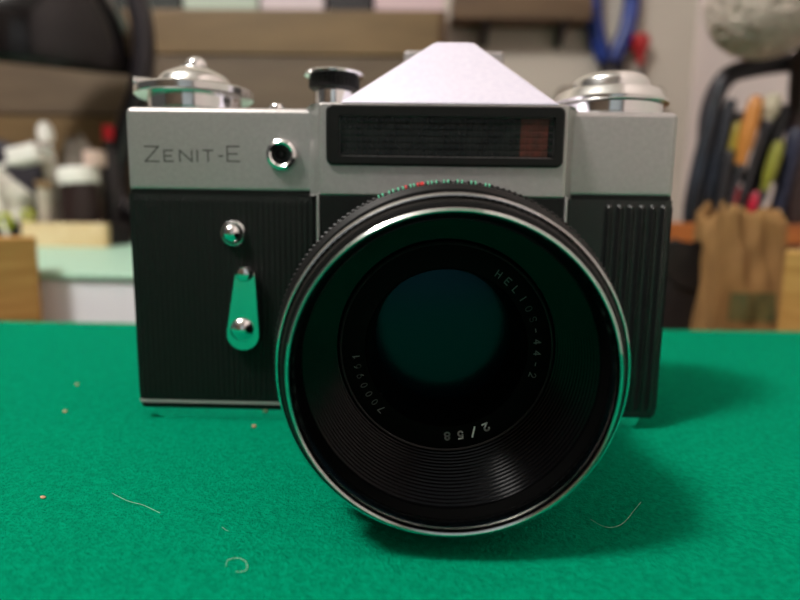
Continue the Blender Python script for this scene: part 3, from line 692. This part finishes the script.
tool('chisel', 'chisel with a plain orange wooden handle in the tool rack', 'chisel', 740, 166, 757, 96, 16, 7.5, mat('orange_handle', (196, 128, 58), .4), 2.6)
tool('screwdriver', 'screwdriver with a slim yellow handle beside the orange chisel', 'screwdriver', 727, 174, 739, 122, 28, 5.5, mat('yellow_handle', (160, 140, 44), .4), 2)
tool('screwdriver', 'screwdriver with a yellow green handle in the tool rack', 'screwdriver', 764, 192, 780, 141, 20, 6, mat('lime_handle', (138, 138, 46), .4), 2)
tool('file', 'large file with a thick black handle in the tool rack', 'file', 746, 214, 783, 106, 36, 9.5, mat('black_handle', (28, 28, 36), .4), 4, 1)
tool('screwdriver', 'stubby screwdriver with a bright red handle in the tool rack', 'screwdriver', 748, 219, 758, 192, 26, 6.5, mat('red_handle', (196, 24, 56), .35), 2)
tool('gimlet', 'gimlet with a dark red handle beside the black pliers', 'gimlet', 729, 198, 736, 170, 46, 6, mat('maroon_handle', (132, 26, 34), .4), 2)
tool('brush', 'brush with a short cream handle behind the black file', 'brush', 766, 122, 775, 94, 21, 8, mat('cream_handle', (190, 180, 156), .5), 3)
tool('hammer_handle', 'stout dark brown hammer shaft standing in the tool rack', 'hammer', 793, 232, 806, 46, 34, 12, mat('dark_brown_handle', (52, 34, 32), .5), 6, 1)
tool('rasp', 'rasp with a dark grey handle next to the orange chisel', 'rasp', 722, 206, 741, 112, 38, 6.5, mat('grey_handle', (64, 62, 70), .4), 3, 1)
tool('screwdriver', 'screwdriver with a long dark blue handle behind the lime screwdriver', 'screwdriver', 772, 232, 797, 128, 30, 8, mat('navy_handle', (34, 38, 62), .35), 2.5, 1)
tool('punch', 'steel punch with a plain dark shaft beside the yellow screwdriver', 'punch', 716, 228, 730, 150, 18, 5, mat('punch_dark', (40, 38, 42), .4), 3, 1)
tool('screwdriver', 'screwdriver with a ruby red handle low among the dark tools', 'screwdriver', 729, 216, 737, 186, 17, 4.5, mat('ruby_handle', (150, 30, 40), .35), 1.8)
# black pliers in the rack
Y_ = RY+30; c = (Y_-CAM.y)/FPX
def Qr(x, y): return atY(x, y, Y_)
pp = thing('pliers', 'black handled pliers standing jaws down in the tool rack', 'pliers', (Qr(676, 300).x, Y_, BZ))
M_bgrip = mat('black_grip', (26, 28, 34), .3, 0, (44, 50, 62), 50)
j0 = Qr(690, 238); j1 = Qr(682, 272); foot = j0+(j1-j0)*((BZ+1-j0.z)/(j1.z-j0.z))
bm = B(); tube(bm, [foot, j1, j0], [3, 10, 8], 10, 3); obj('jaws', bm, M_dsteel, pp)
for path in (((688, 244), (691, 205), (701, 160), (712, 118), (720, 84)), ((694, 244), (706, 212), (715, 168), (724, 130), (731, 100))):
    bm = B(); tube(bm, [Qr(*v) for v in path], [5*c, 7*c, 7.5*c, 7*c, 5*c], 12, 6); obj('handle', bm, M_bgrip, pp)
# hacksaw with a bowed dark frame
Y_ = RY+53
hs = thing('hacksaw', 'hacksaw with a thick bowed dark frame at the back of the rack', 'hacksaw', (Qr(706, 300).x, Y_, BZ))
ft = Qr(703, 300); ft.z = BZ+2
fr = [ft, Qr(706, 200), Qr(707, 150), Qr(711, 108), Qr(726, 78), Qr(752, 68), Qr(800, 62), Qr(846, 66), Qr(862, 100), Qr(864, 180)]
bm = B(); tube(bm, fr, 9.5*c, 12, 6); obj('saw_frame', bm, mat('saw_enamel', (46, 40, 48), .45), hs)
bm = B(); e = Qr(864, 176); b0 = Qr(707, 176); box(bm, b0.x, e.x, Y_-.6, Y_+.6, e.z-7, e.z+5, 0); obj('blade', bm, M_steel, hs)
# ---- brown paper bag
by = 225.0; c = (by-CAM.y)/FPX
a = atY(724, 212, by); b = atY(796, 212, by); bz1 = a.z; bx0, bx1 = a.x, b.x
bag = thing('paper_bag', 'crumpled brown paper bag with dark green print', 'paper bag', ((bx0+bx1)/2, by+20, BZ))
def bagpt(u, v, off=0):
    """u runs round the bag 0..4, v from the base to the rim"""
    k = int(u) % 4; f = u-int(u); dpt = 42
    tp = 1-.1*v
    cx = (bx0+bx1)/2; hw = (bx1-bx0)/2*tp; hd = dpt/2*tp
    cr = [(-hw, -hd), (hw, -hd), (hw, hd), (-hw, hd)]
    p = Vector(cr[k]).lerp(Vector(cr[(k+1) % 4]), f)
    n = [Vector((0, -1)), Vector((1, 0)), Vector((0, 1)), Vector((-1, 0))][k]
    wob = (2.6*math.sin(9*v+5*f+k)+1.9*math.sin(17*f+4*v*3+k*2)+.9*math.sin(23*v-11*f))*(.2+v)*math.sin(PI*f)
    p = p+n*(wob+off)
    z = BZ+(bz1-BZ)*v+(6*math.sin(u*5.1)+4*math.sin(u*11.7)+2*math.sin(u*23))*max(0, v-.7)*3.3*.7
    return Vector((cx+p.x, by+22+p.y, z))
bm = B(); nu, nv = 56, 26
g = [[bm.verts.new(bagpt(4*i/nu, j/nv)) for j in range(nv+1)] for i in range(nu)]
for i in range(nu):
    for j in range(nv): bm.faces.new((g[i][j], g[(i+1) % nu][j], g[(i+1) % nu][j+1], g[i][j+1]))
bm.faces.new([g[i][0] for i in range(nu)][::-1])
for f_ in list(bm.faces): pass
M_bag = mat('brown_paper', (156, 116, 68), .8, 0, (130, 96, 54), 30, .3, 120)
bo = obj('bag_body', bm, M_bag, bag, ang=25)
so = bo.modifiers.new('paper', 'SOLIDIFY'); so.thickness = .0006
bm = B(); vp0 = (atY(755, 322, by).z-BZ)/(bz1-BZ); vp1 = (atY(755, 293, by).z-BZ)/(bz1-BZ)
for i in range(10):
    for j in range(5):
        u0, u1 = .22+.7*i/10, .22+.7*(i+1)/10; v0, v1 = vp0+(vp1-vp0)*j/5, vp0+(vp1-vp0)*(j+1)/5
        bm.faces.new([bm.verts.new(bagpt(u, v, .45)) for u, v in ((u0, v0), (u1, v0), (u1, v1), (u0, v1))])
bmesh.ops.remove_doubles(bm, verts=bm.verts, dist=.02)
obj('green_print', bm, mat('green_print', (74, 78, 42), .8, 0, (110, 96, 50), 160), bag, flip=False)
# ---- black pouch in front of the rack
a = atY(690, 326, 255); c = (255-CAM.y)/FPX
ol = [((x-690)*c, (326-y)*c) for x, y in ((655, 247), (668, 243), (690, 247), (708, 243), (724, 246), (722, 268), (715, 296), (704, 326), (694, 352))]
ol = [(x, z) for x, z in ol]+[(ol[-1][0], BZ-a.z), (ol[0][0]-4, BZ-a.z)]
bm = B(); prism_poly(bm, ol[::-1], 0, 34, 5, 3, Matrix.Translation((a.x, 0, a.z)) @ Matrix(((1, 0, 0, 0), (0, 0, 1, 255), (0, 1, 0, 0), (0, 0, 0, 1))))
po = thing('leather_pouch', 'glossy black leather pouch standing before the tool rack', 'pouch', (a.x, 270, BZ))
M_pouch = mat('black_leather', (22, 20, 22), .35, 0, (34, 31, 32), 60, .4, 200)
obj('pouch_body', bm, M_pouch, po, ang=50)
fl_ = [((x-690)*c, (326-y)*c) for x, y in ((653, 244), (668, 240), (690, 244), (708, 240), (726, 243), (722, 262), (706, 284), (688, 290), (668, 284), (653, 264))]
bm = B(); prism_poly(bm, fl_[::-1], -2.5, 0.2, .8, 2, Matrix.Translation((a.x, 0, a.z)) @ Matrix(((1, 0, 0, 0), (0, 0, 1, 255), (0, 1, 0, 0), (0, 0, 0, 1)))); obj('flap', bm, M_pouch, po)
# ---- ball of white string hanging on a cord
c = (340-CAM.y)/FPX; p = atY(768, -2, 340); Rb = 54*c
ball = thing('string_ball', 'ball of white string hanging on a thin cord over the tools', 'string ball', (p.x, 340, p.z-Rb))
bm = B(); bmesh.ops.create_icosphere(bm, subdivisions=4, radius=Rb*.94, matrix=Matrix.Translation(p)); obj('core', bm, mat('string_white', (222, 206, 196), .9, 0, (196, 180, 170), 80), ball)
bm = B(); rs = random.Random(5)
for k in range(46):
    ax = Vector((rs.gauss(0, 1), rs.gauss(0, 1), rs.gauss(0, 1))).normalized(); e1 = ax.orthogonal().normalized(); e2 = ax.cross(e1)
    off = rs.uniform(-.55, .55)*Rb*.9; rr = math.sqrt((Rb*.96)**2-off*off)
    pts = [p+ax*off+(e1*math.cos(2*PI*t/40)+e2*math.sin(2*PI*t/40))*rr for t in range(41)]
    tube(bm, pts, 1.5, 5)
obj('winding', bm, MATS['string_white'], ball)
bm = B(); tube(bm, [p+Vector((0, 0, Rb*.9)), Vector((p.x, 340, 1500))], .9, 6); obj('cord', bm, MATS['string_white'], ball)
# ================================================================== lint and crumbs on the felt
M_hair = mat('pale_lint', (186, 226, 204), .6)
def hair(pxs, lab):
    pts = [atZ(x, y, .18+.25*(k % 2)) for k, (x, y) in enumerate(pxs)]
    bm = B(); tube(bm, pts, .032, 5, 6); tag(obj('lint_hair', bm, M_hair), lab, 'lint')
hair([(112, 493), (128, 501), (143, 505), (160, 513)], 'long straight pale hair lying on the open felt')
hair([(222, 527), (226, 530), (229, 531)], 'tiny bright lint fleck on the open felt')
hair([(226, 566), (228, 560), (238, 558), (246, 562), (246, 570), (236, 572)], 'curled pale lint loop on the felt')
hair([(590, 519), (606, 527), (622, 524), (636, 508), (641, 502)], 'bent pale hair lying in the shadow of the lens')
M_crumb = mat('crumb_tan', (196, 158, 124), .8)
for x, y, r_, lab in ((254, 427, .62, 'tan crumb lying just before the camera body'), (43, 498, .5, 'pinkish tan crumb on the open felt'), (65, 412, .6, 'dull brown crumb on the felt beside the camera'), (77, 385, .55, 'small brown crumb on the felt behind the camera front')):
    p = atZ(x, y, 0); bm = B(); lump(bm, (p.x, p.y, r_*.55-.1), r_, r_*.8, r_*.6, int(x), .15, 2); tag(obj('crumb', bm, M_crumb), lab, 'crumb')
